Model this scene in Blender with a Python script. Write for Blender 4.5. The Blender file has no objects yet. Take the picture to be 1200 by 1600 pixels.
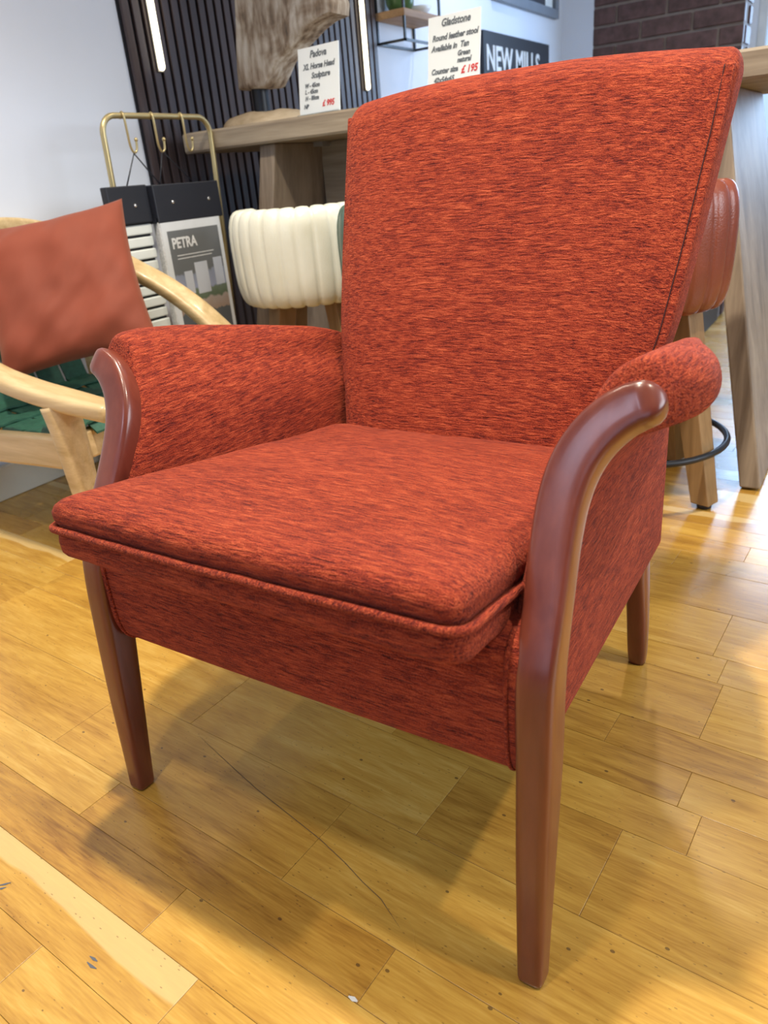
import bpy, bmesh, math, random
from mathutils import Vector, Matrix, noise as mnoise
random.seed(7)
scene = bpy.context.scene
COL = scene.collection
PI = math.pi

# ------------------------------------------------------------------ camera
cam_d = bpy.data.cameras.new('camera'); cam = bpy.data.objects.new('camera', cam_d); COL.objects.link(cam)
CAM = Vector((0.47828, -0.46983, 0.75))
RGT = Vector((0.84663, 0.52546, -0.08434)); DWN = Vector((0.15047, -0.38837, -0.90913)); FWD = Vector((-0.51047, 0.75701, -0.40787))
m = Matrix((RGT, -DWN, -FWD)).transposed().to_4x4(); m.translation = CAM
cam.matrix_world = m
cam_d.sensor_fit = 'VERTICAL'; cam_d.sensor_height = 36.0; cam_d.lens = 1168.03/1600*36.0
cam_d.clip_start = 0.02; cam_d.clip_end = 60
cam_d.dof.use_dof = True; cam_d.dof.focus_distance = 0.95; cam_d.dof.aperture_fstop = 7.5
scene.camera = cam

# ------------------------------------------------------------------ world, lights, exposure
w = bpy.data.worlds.new('world'); scene.world = w; w.use_nodes = True
bg = w.node_tree.nodes['Background']; bg.inputs[0].default_value = (0.50, 0.70, 1.0, 1); bg.inputs[1].default_value = 1.1
scene.view_settings.view_transform = 'Standard'; scene.view_settings.look = 'None'
scene.view_settings.exposure = 0.14; scene.view_settings.gamma = 1.0; scene.view_settings.use_curve_mapping = False

def spot(name, loc, target, watts, col, size=105, soft=0.055, blend=0.6):
    d = bpy.data.lights.new(name, 'SPOT'); d.energy = watts; d.color = col; d.spot_size = math.radians(size)
    d.spot_blend = blend; d.shadow_soft_size = soft
    o = bpy.data.objects.new(name, d); COL.objects.link(o); o.location = loc
    o.rotation_euler = (Vector(target)-Vector(loc)).to_track_quat('-Z', 'Y').to_euler()
def area(name, loc, target, sx, sy, watts, col):
    d = bpy.data.lights.new(name, 'AREA'); d.shape = 'RECTANGLE'; d.size = sx; d.size_y = sy; d.energy = watts; d.color = col
    o = bpy.data.objects.new(name, d); COL.objects.link(o); o.location = loc
    o.rotation_euler = (Vector(target)-Vector(loc)).to_track_quat('-Z', 'Y').to_euler()
WARM = (1.0, 0.90, 0.74); COOL = (0.80, 0.87, 1.0); DAY = (0.60, 0.77, 1.0)
spot('downlight_over_chair', (-0.10, 0.27, 2.60), (-0.10, 0.27, 0), 210, WARM)
spot('downlight_behind_chair', (-0.15, 2.05, 2.60), (-0.15, 2.05, 0), 75, WARM)
spot('downlight_left', (-1.05, 0.15, 2.60), (-1.05, 0.15, 0), 28, WARM)
spot('downlight_right', (1.35, 0.25, 2.60), (1.35, 0.25, 0), 105, WARM)
spot('downlight_front', (0.0, -0.62, 2.60), (0.0, -0.62, 0), 58, WARM)
spot('far_fill_spot', (-0.75, 3.55, 2.60), (-0.75, 3.55, 0), 80, (1.0, 0.95, 0.9))  # added fill to brighten the far wall and pillar, not a known fitting
area('ceiling_led_panel_front', (-0.75, -2.75, 2.66), (-0.75, -2.75, 0), 0.7, 0.6, 16, (0.70, 0.76, 1.0))
area('shopfront_daylight', (0.9, -3.3, 1.45), (0.2, 0.5, 0.9), 2.6, 1.8, 2.5, DAY)
area('side_fill_light', (3.32, 1.3, 1.55), (0.0, 1.2, 1.25), 2.2, 1.3, 70, (0.84, 0.92, 1.0))  # added fill from the right for the left wall; no window there
area('back_window_daylight', (0.55, 5.10, 1.45), (0.4, 0.0, 1.1), 1.7, 1.25, 95, (0.46, 0.68, 1.0))

# ------------------------------------------------------------------ node helpers
def new_mat(name):
    mt = bpy.data.materials.new(name); mt.use_nodes = True
    nt = mt.node_tree; nt.nodes.clear()
    out = nt.nodes.new('ShaderNodeOutputMaterial'); p = nt.nodes.new('ShaderNodeBsdfPrincipled')
    nt.links.new(p.outputs[0], out.inputs[0])
    return mt, nt, p
def nd(nt, typ, **kw):
    n = nt.nodes.new(typ)
    for k, v in kw.items():
        if k.startswith('i_'):
            key = k[2:]
            key = int(key) if key.isdigit() else key.replace('_', ' ')
            n.inputs[key].default_value = v
        else: setattr(n, k, v)
    return n
def ramp(nt, fac, stops):
    r = nt.nodes.new('ShaderNodeValToRGB'); cr = r.color_ramp
    while len(cr.elements) < len(stops): cr.elements.new(0.5)
    for e, (p, c) in zip(cr.elements, stops): e.position = p; e.color = (*c, 1)
    nt.links.new(fac, r.inputs[0]); return r
def mapping(nt, scale, coord='Object', rot=(0, 0, 0), loc=(0, 0, 0)):
    tc = nt.nodes.new('ShaderNodeTexCoord'); mp = nt.nodes.new('ShaderNodeMapping')
    mp.inputs['Scale'].default_value = scale; mp.inputs['Rotation'].default_value = rot; mp.inputs['Location'].default_value = loc
    nt.links.new(tc.outputs[coord], mp.inputs[0]); return mp.outputs[0]
def bump(nt, p, height, strength, dist):
    b = nd(nt, 'ShaderNodeBump'); b.inputs['Strength'].default_value = strength; b.inputs['Distance'].default_value = dist
    nt.links.new(height, b.inputs['Height']); nt.links.new(b.outputs[0], p.inputs['Normal']); return b
def mixc(nt, fac, a, b, mode='MIX'):
    mx = nd(nt, 'ShaderNodeMix', data_type='RGBA', blend_type=mode)
    for sock, v in ((mx.inputs[0], fac), (mx.inputs[6], a), (mx.inputs[7], b)):
        if isinstance(v, (int, float)): sock.default_value = v
        elif isinstance(v, tuple): sock.default_value = (*v, 1) if len(v) == 3 else v
        else: nt.links.new(v, sock)
    return mx.outputs[2]
def math2(nt, op, a, b=None, clamp=False):
    n = nd(nt, 'ShaderNodeMath', operation=op, use_clamp=clamp)
    for i, v in enumerate((a, b)):
        if v is None: continue
        if isinstance(v, (int, float)): n.inputs[i].default_value = v
        else: nt.links.new(v, n.inputs[i])
    return n.outputs[0]

def mat_plain(name, col, rough=0.6, metal=0.0, var=0.06, nscale=12, bmp=0.0, spec=0.5):
    mt, nt, p = new_mat(name)
    v = mapping(nt, (1, 1, 1)); n = nd(nt, 'ShaderNodeTexNoise', i_Scale=nscale, i_Detail=4.0); nt.links.new(v, n.inputs['Vector'])
    lo = tuple(c*(1-var) for c in col); hi = tuple(min(1, c*(1+var)) for c in col)
    r = ramp(nt, n.outputs[0], [(0.3, lo), (0.7, hi)]); nt.links.new(r.outputs[0], p.inputs['Base Color'])
    p.inputs['Roughness'].default_value = rough; p.inputs['Metallic'].default_value = metal; p.inputs['Specular IOR Level'].default_value = spec
    if bmp: bump(nt, p, n.outputs[0], bmp, 0.002)
    return mt
def mat_wood(name, c1, c2, scale=(2, 30, 30), rough=0.5, coord='Object', ring=6.0, bmp=0.15, coat=0.0):
    mt, nt, p = new_mat(name)
    v = mapping(nt, scale, coord)
    n = nd(nt, 'ShaderNodeTexNoise', i_Scale=1.0, i_Detail=5.0, i_Distortion=0.6); nt.links.new(v, n.inputs['Vector'])
    n2 = nd(nt, 'ShaderNodeTexNoise', i_Scale=ring, i_Detail=3.0); nt.links.new(v, n2.inputs['Vector'])
    f = math2(nt, 'ADD', math2(nt, 'MULTIPLY', n.outputs[0], 0.75), math2(nt, 'MULTIPLY', n2.outputs[0], 0.25))
    r = ramp(nt, f, [(0.32, c1), (0.5, tuple((a+b)/2 for a, b in zip(c1, c2))), (0.68, c2)])
    nt.links.new(r.outputs[0], p.inputs['Base Color'])
    p.inputs['Roughness'].default_value = rough; p.inputs['Coat Weight'].default_value = coat; p.inputs['Coat Roughness'].default_value = 0.15
    if bmp: bump(nt, p, f, bmp, 0.001)
    return mt
def mat_chenille(name, axis, rot=(0, 0, 0)):
    """woven chenille: slubby threads running along the given object axis"""
    mt, nt, p = new_mat(name)
    lng, acr = 50, 400
    sc = [acr, acr, acr]; sc[axis] = lng
    v = mapping(nt, tuple(sc), rot=rot)
    th = nd(nt, 'ShaderNodeTexNoise', i_Scale=1.0, i_Detail=3.0, i_Roughness=0.65, i_Distortion=0.5); nt.links.new(v, th.inputs['Vector'])
    sc2 = [95, 95, 95]; sc2[axis] = 22
    v2 = mapping(nt, tuple(sc2), rot=rot)
    bd = nd(nt, 'ShaderNodeTexNoise', i_Scale=1.0, i_Detail=4.0, i_Roughness=0.6); nt.links.new(v2, bd.inputs['Vector'])
    v3 = mapping(nt, (700, 700, 700))
    fz = nd(nt, 'ShaderNodeTexNoise', i_Scale=1.0, i_Detail=1.0); nt.links.new(v3, fz.inputs['Vector'])
    v4 = mapping(nt, (7, 7, 7))
    pl_ = nd(nt, 'ShaderNodeTexNoise', i_Scale=1.0, i_Detail=2.0); nt.links.new(v4, pl_.inputs['Vector'])
    f = math2(nt, 'ADD', math2(nt, 'MULTIPLY', th.outputs[0], 0.52), math2(nt, 'MULTIPLY', bd.outputs[0], 0.18))
    f = math2(nt, 'ADD', f, math2(nt, 'MULTIPLY', fz.outputs[0], 0.22))
    f = math2(nt, 'ADD', f, math2(nt, 'MULTIPLY', pl_.outputs[0], 0.08))
    r = ramp(nt, f, [(0.35, (0.042, 0.0058, 0.007)), (0.43, (0.165, 0.020, 0.013)), (0.52, (0.325, 0.047, 0.020)), (0.64, (0.53, 0.108, 0.044))])
    nt.links.new(r.outputs[0], p.inputs['Base Color'])
    p.inputs['Roughness'].default_value = 0.85; p.inputs['Specular IOR Level'].default_value = 0.15
    p.inputs['Sheen Weight'].default_value = 0.12; p.inputs['Sheen Roughness'].default_value = 0.4; p.inputs['Sheen Tint'].default_value = (1.0, 0.50, 0.40, 1)
    h = math2(nt, 'ADD', math2(nt, 'MULTIPLY', th.outputs[0], 0.75), math2(nt, 'MULTIPLY', fz.outputs[0], 0.25))
    bump(nt, p, h, 0.9, 0.006)
    return mt
def mat_emit(name, col, strength):
    mt, nt, p = new_mat(name)
    p.inputs['Base Color'].default_value = (*col, 1); p.inputs['Emission Color'].default_value = (*col, 1); p.inputs['Emission Strength'].default_value = strength
    return mt

# ------------------------------------------------------------------ mesh helpers
def link(name, V, F, mat, parent=None, smooth=True, origin=None, shift=True):
    """V in world coords (shift) or in the parent's local frame (shift=False)."""
    me = bpy.data.meshes.new(name)
    off = Vector((0, 0, 0))
    if parent is None:
        off = Vector(origin) if origin is not None else Vector((0, 0, 0))
    elif shift:
        q = parent
        while q is not None: off += q.location; q = q.parent
    me.from_pydata([tuple(Vector(v)-off) for v in V], [], F)
    me.validate(); me.update()
    if smooth: me.polygons.foreach_set('use_smooth', [True]*len(me.polygons))
    if mat is not None: me.materials.append(mat)
    o = bpy.data.objects.new(name, me); COL.objects.link(o)
    if parent is None: o.location = off
    else: o.parent = parent
    return o
def empty(name, loc, rz=0):
    o = bpy.data.objects.new(name, None); COL.objects.link(o); o.location = loc; o.rotation_euler = (0, 0, rz); o.empty_display_size = 0.05
    return o
def tag(o, label=None, cat=None, group=None, kind=None):
    if label: o['label'] = label
    if cat: o['category'] = cat
    if group: o['group'] = group
    if kind: o['kind'] = kind
    return o
def copy_tree(o, parent=None):
    c = o.copy(); COL.objects.link(c); c.parent = parent
    for ch in list(o.children): copy_tree(ch, c)
    return c
def autosmooth(o, ang=40):
    me = o.data
    me.polygons.foreach_set('use_smooth', [True]*len(me.polygons))
    bm = bmesh.new(); bm.from_mesh(me)
    for e in bm.edges:
        if len(e.link_faces) == 2 and e.calc_face_angle(0) > math.radians(ang): e.smooth = False
    bm.to_mesh(me); bm.free(); return o
def bvl(o, wdt, seg=2):
    md = o.modifiers.new('bevel', 'BEVEL'); md.width = wdt; md.segments = seg; md.limit_method = 'ANGLE'; md.angle_limit = math.radians(40)
    return o
def box(x0, x1, y0, y1, z0, z1):
    V = [(x, y, z) for z in (z0, z1) for y in (y0, y1) for x in (x0, x1)]
    F = [(0, 2, 3, 1), (4, 5, 7, 6), (0, 1, 5, 4), (2, 6, 7, 3), (0, 4, 6, 2), (1, 3, 7, 5)]
    return V, F
def boxobj(name, b, mat, parent=None, bev=0.0, origin=None, shift=True):
    V, F = box(*b)
    if parent is None and origin is None: origin = ((b[0]+b[1])/2, (b[2]+b[3])/2, b[4])
    o = link(name, V, F, mat, parent, smooth=False, origin=origin, shift=shift)
    if bev: bvl(o, bev)
    return o
def hexa(name, P, mat, parent=None, bev=0.0, origin=None, shift=True):
    """8 points: bottom 4 (ccw from above), top 4"""
    F = [(3, 2, 1, 0), (4, 5, 6, 7), (0, 1, 5, 4), (1, 2, 6, 5), (2, 3, 7, 6), (3, 0, 4, 7)]
    o = link(name, P, F, mat, parent, smooth=False, origin=origin, shift=shift)
    if bev: bvl(o, bev)
    return o
def grid_mesh(rows, closed_u=False, closed_v=False, cap=False):
    """rows: list of rings of points"""
    nr, nc = len(rows), len(rows[0]); V = [p for r in rows for p in r]; F = []
    for i in range(nr if closed_v else nr-1):
        for j in range(nc if closed_u else nc-1):
            a = i*nc+j; b = i*nc+(j+1) % nc; c = ((i+1) % nr)*nc+(j+1) % nc; d = ((i+1) % nr)*nc+j
            F.append((a, b, c, d))
    if cap:
        F.append(tuple(range(nc))[::-1]); F.append(tuple((nr-1)*nc+j for j in range(nc)))
    return V, F
def catmull(P, n):
    """P: list of tuples (any length); n samples per span"""
    out = []
    for i in range(len(P)-1):
        p0 = P[max(i-1, 0)]; p1 = P[i]; p2 = P[i+1]; p3 = P[min(i+2, len(P)-1)]
        for k in range(n):
            t = k/n
            out.append(tuple(0.5*((2*b)+(-a+c)*t+(2*a-5*b+4*c-d)*t*t+(-a+3*b-3*c+d)*t**3) for a, b, c, d in zip(p0, p1, p2, p3)))
    out.append(tuple(P[-1])); return out
def sweep(path, n0=(1, 0, 0), nseg=16, power=2.0, closed=False):
    """path: (x,y,z,a,b) ; a half size along n0-ish normal, b along binormal; superellipse section."""
    pts = [Vector(p[:3]) for p in path]; N = Vector(n0); rows = []
    n = len(pts)
    for i, p in enumerate(path):
        if closed: T = (pts[(i+1) % n]-pts[i-1]).normalized()
        else: T = (pts[min(i+1, n-1)]-pts[max(i-1, 0)]).normalized()
        N = (N-T*N.dot(T)).normalized(); B = T.cross(N)
        ring = []
        for k in range(nseg):
            t = 2*PI*(k+0.5)/nseg; c, s = math.cos(t), math.sin(t)
            u = math.copysign(abs(c)**(2/power), c); v = math.copysign(abs(s)**(2/power), s)
            ring.append(pts[i]+N*(u*p[3])+B*(v*p[4]))
        rows.append(ring)
    return grid_mesh(rows, closed_u=True, closed_v=closed, cap=not closed)
def tube(name, pts, r, mat, parent=None, nseg=8, n=1, shift=True, closed=False, origin=None, n0=(1, 0, 0)):
    P = catmull([tuple(p) for p in pts], n) if n > 1 else pts
    V, F = sweep([(*p[:3], r, r) for p in P], nseg=nseg, closed=closed, n0=n0)
    return link(name, V, F, mat, parent, shift=shift, origin=origin)
def lathe(prof, n=32, c=(0, 0, 0)):
    rows = [[(c[0]+r*math.cos(2*PI*k/n), c[1]+r*math.sin(2*PI*k/n), c[2]+z) for k in range(n)] for r, z in prof]
    return grid_mesh(rows, closed_u=True, cap=True)
def text_part(name, body, size, mat, parent, M, shear=0.0, extrude=0.0004, sx=1.0, offset=0.0, align='LEFT'):
    """flat lettering as a mesh; M (4x4) places it in the parent's frame"""
    cu = bpy.data.curves.new(name, 'FONT'); cu.body = body; cu.size = size; cu.shear = shear; cu.extrude = extrude; cu.align_x = align; cu.offset = offset
    cu.resolution_u = 3
    t = bpy.data.objects.new(name+'_tmp', cu); COL.objects.link(t)
    dg = bpy.context.evaluated_depsgraph_get(); me = bpy.data.meshes.new_from_object(t.evaluated_get(dg))
    bpy.data.objects.remove(t); bpy.data.curves.remove(cu)
    me.transform(M @ Matrix.Scale(sx, 4, (1, 0, 0))); me.materials.clear(); me.materials.append(mat)
    o = bpy.data.objects.new(name, me); COL.objects.link(o); o.parent = parent
    return o

# ------------------------------------------------------------------ materials
M_wall = mat_plain('white_paint', (0.73, 0.78, 0.88), 0.8, nscale=3, var=0.02)
M_walld = mat_plain('slate_paint', (0.22, 0.23, 0.26), 0.8, nscale=3, var=0.03)
M_ceil = mat_plain('ceiling_paint', (0.40, 0.40, 0.40), 0.9, nscale=3, var=0.02)
M_skirt = mat_plain('cream_gloss', (0.72, 0.68, 0.55), 0.4, nscale=8)
M_cloth_x = mat_chenille('chenille_across', 0)
M_cloth_y = mat_chenille('chenille_along_arm', 1)
M_cloth_pipe = mat_chenille('chenille_piping', 1, rot=(0.6, 0, 0.6))
M_arm = mat_wood('mahogany_stain', (0.115, 0.022, 0.013), (0.19, 0.046, 0.026), (25, 25, 4), 0.30, bmp=0.02, coat=0.35)
M_brass = mat_plain('brass_lacquer', (0.50, 0.40, 0.20), 0.35, metal=0.75, var=0.05)
M_black = mat_plain('black_card', (0.012, 0.014, 0.022), 0.5)
M_blackm = mat_plain('black_metal', (0.015, 0.016, 0.02), 0.4, metal=0.3)
M_table = mat_wood('greyed_oak', (0.16, 0.115, 0.075), (0.40, 0.33, 0.24), (1.6, 30, 30), 0.55)
M_tleg = mat_wood('greyed_oak_upright', (0.14, 0.10, 0.068), (0.33, 0.26, 0.19), (30, 14, 1.2), 0.55)
M_stoolleg = mat_wood('honey_oak', (0.20, 0.115, 0.045), (0.34, 0.21, 0.095), (30, 30, 2.0), 0.5)
M_blonde = mat_wood('blonde_wood', (0.50, 0.34, 0.15), (0.72, 0.54, 0.29), (3, 40, 40), 0.4, coat=0.2)
M_white = mat_plain('white_card', (0.82, 0.86, 0.86), 0.5, var=0.01)
M_ink = mat_plain('dark_ink', (0.13, 0.15, 0.17), 0.7)
M_redink = mat_plain('red_ink', (0.65, 0.03, 0.03), 0.7)

# ================================================================== SETTING
XW = -1.555; ZC = 2.72; YB = 5.2; YF = -3.6; XR = 3.4
def structure(o, label=None): o['kind'] = 'structure'; return o
# --- floor: strips of oak, laid slightly askew to the room
ED = Vector((0.99818, -0.06035)); EN = Vector((0.06035, 0.99818))
mt, nt, p = new_mat('oak_strip_floor'); M_floor = mt
geo = nd(nt, 'ShaderNodeNewGeometry')
at = nd(nt, 'ShaderNodeAttribute', attribute_name='tone'); sap = nd(nt, 'ShaderNodeAttribute', attribute_name='sap')
mp = nd(nt, 'ShaderNodeMapping'); mp.inputs['Rotation'].default_value = (0, 0, 0.06039)
comb = nd(nt, 'ShaderNodeCombineXYZ'); nt.links.new(math2(nt, 'MULTIPLY', at.outputs['Fac'], 37.0), comb.inputs[2]); nt.links.new(math2(nt, 'MULTIPLY', at.outputs['Fac'], 13.0), comb.inputs[0])
vadd = nd(nt, 'ShaderNodeVectorMath', operation='ADD'); nt.links.new(geo.outputs['Position'], mp.inputs[0]); nt.links.new(mp.outputs[0], vadd.inputs[0]); nt.links.new(comb.outputs[0], vadd.inputs[1])
def scl(vec, s):
    n = nd(nt, 'ShaderNodeVectorMath', operation='MULTIPLY'); nt.links.new(vec, n.inputs[0]); n.inputs[1].default_value = s; return n.outputs[0]
g1 = nd(nt, 'ShaderNodeTexNoise', i_Scale=1.0, i_Detail=4.0, i_Distortion=1.2); nt.links.new(scl(vadd.outputs[0], (5, 45, 1)), g1.inputs['Vector'])
g2 = nd(nt, 'ShaderNodeTexNoise', i_Scale=1.0, i_Detail=4.0); nt.links.new(scl(vadd.outputs[0], (30, 420, 1)), g2.inputs['Vector'])
g3 = nd(nt, 'ShaderNodeTexNoise', i_Scale=1.0, i_Detail=2.0); nt.links.new(scl(vadd.outputs[0], (6, 9, 1)), g3.inputs['Vector'])
f = math2(nt, 'ADD', math2(nt, 'MULTIPLY', g1.outputs[0], 0.40), math2(nt, 'MULTIPLY', g2.outputs[0], 0.28))
f = math2(nt, 'ADD', f, math2(nt, 'MULTIPLY', g3.outputs[0], 0.12))
f = math2(nt, 'ADD', f, math2(nt, 'MULTIPLY', at.outputs['Fac'], 0.20))
rc = ramp(nt, f, [(0.30, (0.24, 0.108, 0.018)), (0.44, (0.43, 0.222, 0.036)), (0.56, (0.55, 0.312, 0.056)), (0.72, (0.68, 0.44, 0.115))])
# sapwood band on flagged strips
sn = math2(nt, 'ADD', sap.outputs['Fac'], math2(nt, 'MULTIPLY', math2(nt, 'SUBTRACT', g3.outputs[0], 0.5), 0.6))
sapf = math2(nt, 'MULTIPLY', math2(nt, 'SUBTRACT', sn, 0.56), 18.0, clamp=True)
c = mixc(nt, math2(nt, 'MULTIPLY', sapf, 0.75), rc.outputs[0], (0.66, 0.47, 0.20))
# pores, pin knots and dents
vo = nd(nt, 'ShaderNodeTexVoronoi', i_Scale=1.0, i_Randomness=1.0); nt.links.new(scl(vadd.outputs[0], (28, 42, 1)), vo.inputs['Vector'])
kn = math2(nt, 'LESS_THAN', vo.outputs['Distance'], 0.075)
sepc = nd(nt, 'ShaderNodeSeparateColor'); nt.links.new(vo.outputs['Color'], sepc.inputs[0])
kn = math2(nt, 'MULTIPLY', kn, math2(nt, 'GREATER_THAN', sepc.outputs[0], 0.62))
vo2 = nd(nt, 'ShaderNodeTexVoronoi', i_Scale=1.0); nt.links.new(scl(vadd.outputs[0], (90, 260, 1)), vo2.inputs['Vector'])
sep2 = nd(nt, 'ShaderNodeSeparateColor'); nt.links.new(vo2.outputs['Color'], sep2.inputs[0])
k2 = math2(nt, 'MULTIPLY', math2(nt, 'LESS_THAN', vo2.outputs['Distance'], 0.17), math2(nt, 'GREATER_THAN', sep2.outputs[1], 0.80))
c = mixc(nt, math2(nt, 'MULTIPLY', kn, 0.7), c, (0.055, 0.03, 0.018))
c = mixc(nt, math2(nt, 'MULTIPLY', k2, 0.5), c, (0.10, 0.05, 0.02))
nt.links.new(c, p.inputs['Base Color'])
rr = math2(nt, 'ADD', 0.17, math2(nt, 'MULTIPLY', g3.outputs[0], 0.18)); nt.links.new(rr, p.inputs['Roughness'])
p.inputs['Specular IOR Level'].default_value = 0.6
bump(nt, p, math2(nt, 'SUBTRACT', g2.outputs[0], math2(nt, 'MULTIPLY', k2, 0.5)), 0.12, 0.001)
M_gap = mat_plain('dark_subfloor', (0.10, 0.05, 0.02), 0.9)

PITCH = 0.0686; N0 = -0.1685
floor = structure(boxobj('floor', (XW-0.1, XR+0.1, YF-0.1, YB+0.1, -0.05, -0.0012), M_gap, origin=(0, 0, -0.05)))
known = {-1: [-0.004], 0: [-0.101], 1: [-0.32, 0.154], 2: [-0.489, -0.012], 4: [0.09, 0.303], 7: [0.348], 9: [0.339], 12: [0.307], 13: [0.62]}
rnd = random.Random(11)
planks = []
k = -52
while True:
    a = N0+PITCH*k
    if a > 5.6: break
    wide = 1
    if k in (2, 4, 12): wide = 2
    elif k not in (3, 5, 13, 1, 0, -1, 11) and rnd.random() < 0.25 and not (k+1) in known: wide = 2
    b = a+PITCH*wide
    js = sorted(known.get(k, [rnd.uniform(-0.3, 0.4)]))
    while js[0] > -2.2: js.insert(0, js[0]-rnd.choice((0.36, 0.42, 0.5, 0.58, 0.66)))
    while js[-1] < 3.7: js.append(js[-1]+rnd.choice((0.36, 0.42, 0.5, 0.58, 0.66)))
    for d0, d1 in zip(js[:-1], js[1:]):
        tone = rnd.betavariate(2.2, 2.2)
        sp = 0
        if k == 0 and abs(d1+0.101) < 0.01: tone = 0.10
        if k == -1 and abs(d1+0.004) < 0.01: tone = 0.55; sp = 1
        if k == -1 and abs(d0+0.004) < 0.01: tone = 0.6
        if k == 0 and abs(d0+0.101) < 0.01: tone = 0.75
        if k == 1 and abs(d1-0.154) < 0.01: tone = 0.22
        if k == 2 and abs(d1+0.012) < 0.01: tone = 0.5
        if k == 4 and abs(d1-0.303) < 0.01: tone = 0.3
        if k == 7 and abs(d1-0.348) < 0.01: tone = 0.15
        if sp == 0 and rnd.random() < 0.07: sp = 1
        planks.append((a, b, d0, d1, tone, sp))
    k += wide
def in_view(x, y):
    q = Vector((x, y, 0))-CAM; z = q.dot(FWD)
    if z < 0.1: return 0
    u = 600+1168*q.dot(RGT)/z; v = 800+1168*q.dot(DWN)/z
    return 1 if -260 < u < 1460 and 200 < v < 1900 else 0
def plank_mesh(a, b, d0, d1, tone, sp, base, V, F, TN, SP):
    g = 0.00025; e = 0.0007; t = -0.0003
    ring = []
    for ins, z in ((g, -0.0015), (g, t), (e, 0.0)):
        for dd, n_ in ((d0+ins, a+ins), (d1-ins, a+ins), (d1-ins, b-ins), (d0+ins, b-ins)):
            P = ED*dd+EN*n_; V.append((P.x-base[0], P.y-base[1], z)); TN.append(tone); SP.append(((n_-a)/(b-a)) if sp else -1.0)
    s = len(V)-12
    for r in (0, 4):
        for j in range(4): F.append((s+r+j, s+r+(j+1) % 4, s+r+4+(j+1) % 4, s+r+4+j))
    F.append((s+8, s+9, s+10, s+11))
def plank_obj(name, items, centre):
    V, F, TN, SP = [], [], [], []
    for it in items: plank_mesh(*it, centre, V, F, TN, SP)
    me = bpy.data.meshes.new(name); me.from_pydata(V, [], F); me.update()
    for nm, dat in (('tone', TN), ('sap', SP)):
        a_ = me.attributes.new(nm, 'FLOAT', 'POINT'); a_.data.foreach_set('value', dat)
    me.materials.append(M_floor)
    o = bpy.data.objects.new(name, me); COL.objects.link(o); o.parent = floor
    o.location = (centre[0], centre[1], 0.05); return o
scored = []
for it in planks:
    a, b, d0, d1 = it[:4]
    vis = any(in_view(*(ED*dd+EN*n_)) for dd in (d0, (d0+d1)/2, d1) for n_ in (a, b))
    cc = ED*((d0+d1)/2)+EN*((a+b)/2)
    dist = (Vector((cc.x, cc.y, 0))-CAM).length
    scored.append((0 if vis else 1, dist, it, cc))
scored.sort(key=lambda s: (s[0], s[1]))
for vis, dist, it, cc in scored[:290]: plank_obj('plank', [it], (cc.x, cc.y))
rest = [s[2] for s in scored[290:] if XW-0.3 < s[3].x < XR+0.3 and YF-0.2 < s[3].y < YB+0.2]
tag(plank_obj('plank_field', rest, (0, 0)), kind='stuff')
GOUGES = [[(-0.14, -0.208), (-0.133, -0.208), (-0.127, -0.208)], [(-0.137, -0.214), (-0.128, -0.215), (-0.121, -0.214)], [(-0.322, -0.204), (-0.314, -0.197), (-0.31, -0.192)], [(-0.317, -0.206), (-0.312, -0.203), (-0.309, -0.199)], [(0.136, -0.107), (0.142, -0.107), (0.147, -0.107)]]
# a long scratch and two gouges in the floor finish
M_scr = mat_plain('scratch_dark', (0.085, 0.055, 0.035), 0.7)
def ribbon(name, pts, wd, mat, parent, z=0.0004):
    V, F = [], []
    for i, q in enumerate(pts):
        a_ = Vector(pts[max(i-1, 0)]); b_ = Vector(pts[min(i+1, len(pts)-1)]); t = (b_-a_).normalized(); n_ = Vector((-t.y, t.x))
        ww = wd*(0.25 if i in (0, len(pts)-1) else 1)
        V += [(q[0]+n_.x*ww, q[1]+n_.y*ww, z), (q[0]-n_.x*ww, q[1]-n_.y*ww, z)]
    F = [(2*i, 2*i+1, 2*i+3, 2*i+2) for i in range(len(pts)-1)]
    return link(name, V, F, mat, parent, smooth=False)
ribbon('scratch', [(-0.289, 0.111), (-0.21, 0.088), (-0.138, 0.068), (-0.07, 0.053), (-0.007, 0.039), (0.043, 0.024), (0.075, 0.012), (0.106, 0.003), (0.144, -0.018)], 0.00038, M_scr, floor)
M_gouge = mat_plain('gouge_grey', (0.10, 0.11, 0.13), 0.7)
M_chip = mat_plain('pale_chip', (0.62, 0.62, 0.60), 0.6)
for g_pts in GOUGES[:4]: ribbon('gouge', g_pts, 0.0016, M_gouge, floor)
ribbon('chip', GOUGES[4], 0.0026, M_chip, floor)

# --- walls, ceiling
structure(boxobj('wall_left', (XW-0.1, XW, YF, YB+0.1, 0, ZC), M_wall))
structure(boxobj('wall_right', (XR, XR+0.1, YF, YB+0.1, 0, ZC), M_walld))
structure(boxobj('ceiling', (XW-0.1, XR+0.1, YF-0.1, YB+0.1, ZC, ZC+0.1), M_ceil))
structure(boxobj('baseboard_left', (XW, XW+0.022, -1.2, 1.36, 0, 0.095), M_skirt, bev=0.004))
def wall_with_hole(name, y0, y1, x0, x1, hx0, hx1, hz0, hz1, mat):
    V, F = [], []
    for b in ((x0, hx0, y0, y1, 0, ZC), (hx1, x1, y0, y1, 0, ZC), (hx0, hx1, y0, y1, 0, hz0), (hx0, hx1, y0, y1, hz1, ZC)):
        v, f_ = box(*b); s = len(V); V += v; F += [tuple(i+s for i in q) for q in f_]
    return structure(link(name, V, F, mat, None, smooth=False, origin=((x0+x1)/2, (y0+y1)/2, 0)))
wall_with_hole('wall_back', YB, YB+0.1, XW, XR, -0.35, 3.0, 0.72, 2.1, M_wall)
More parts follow.
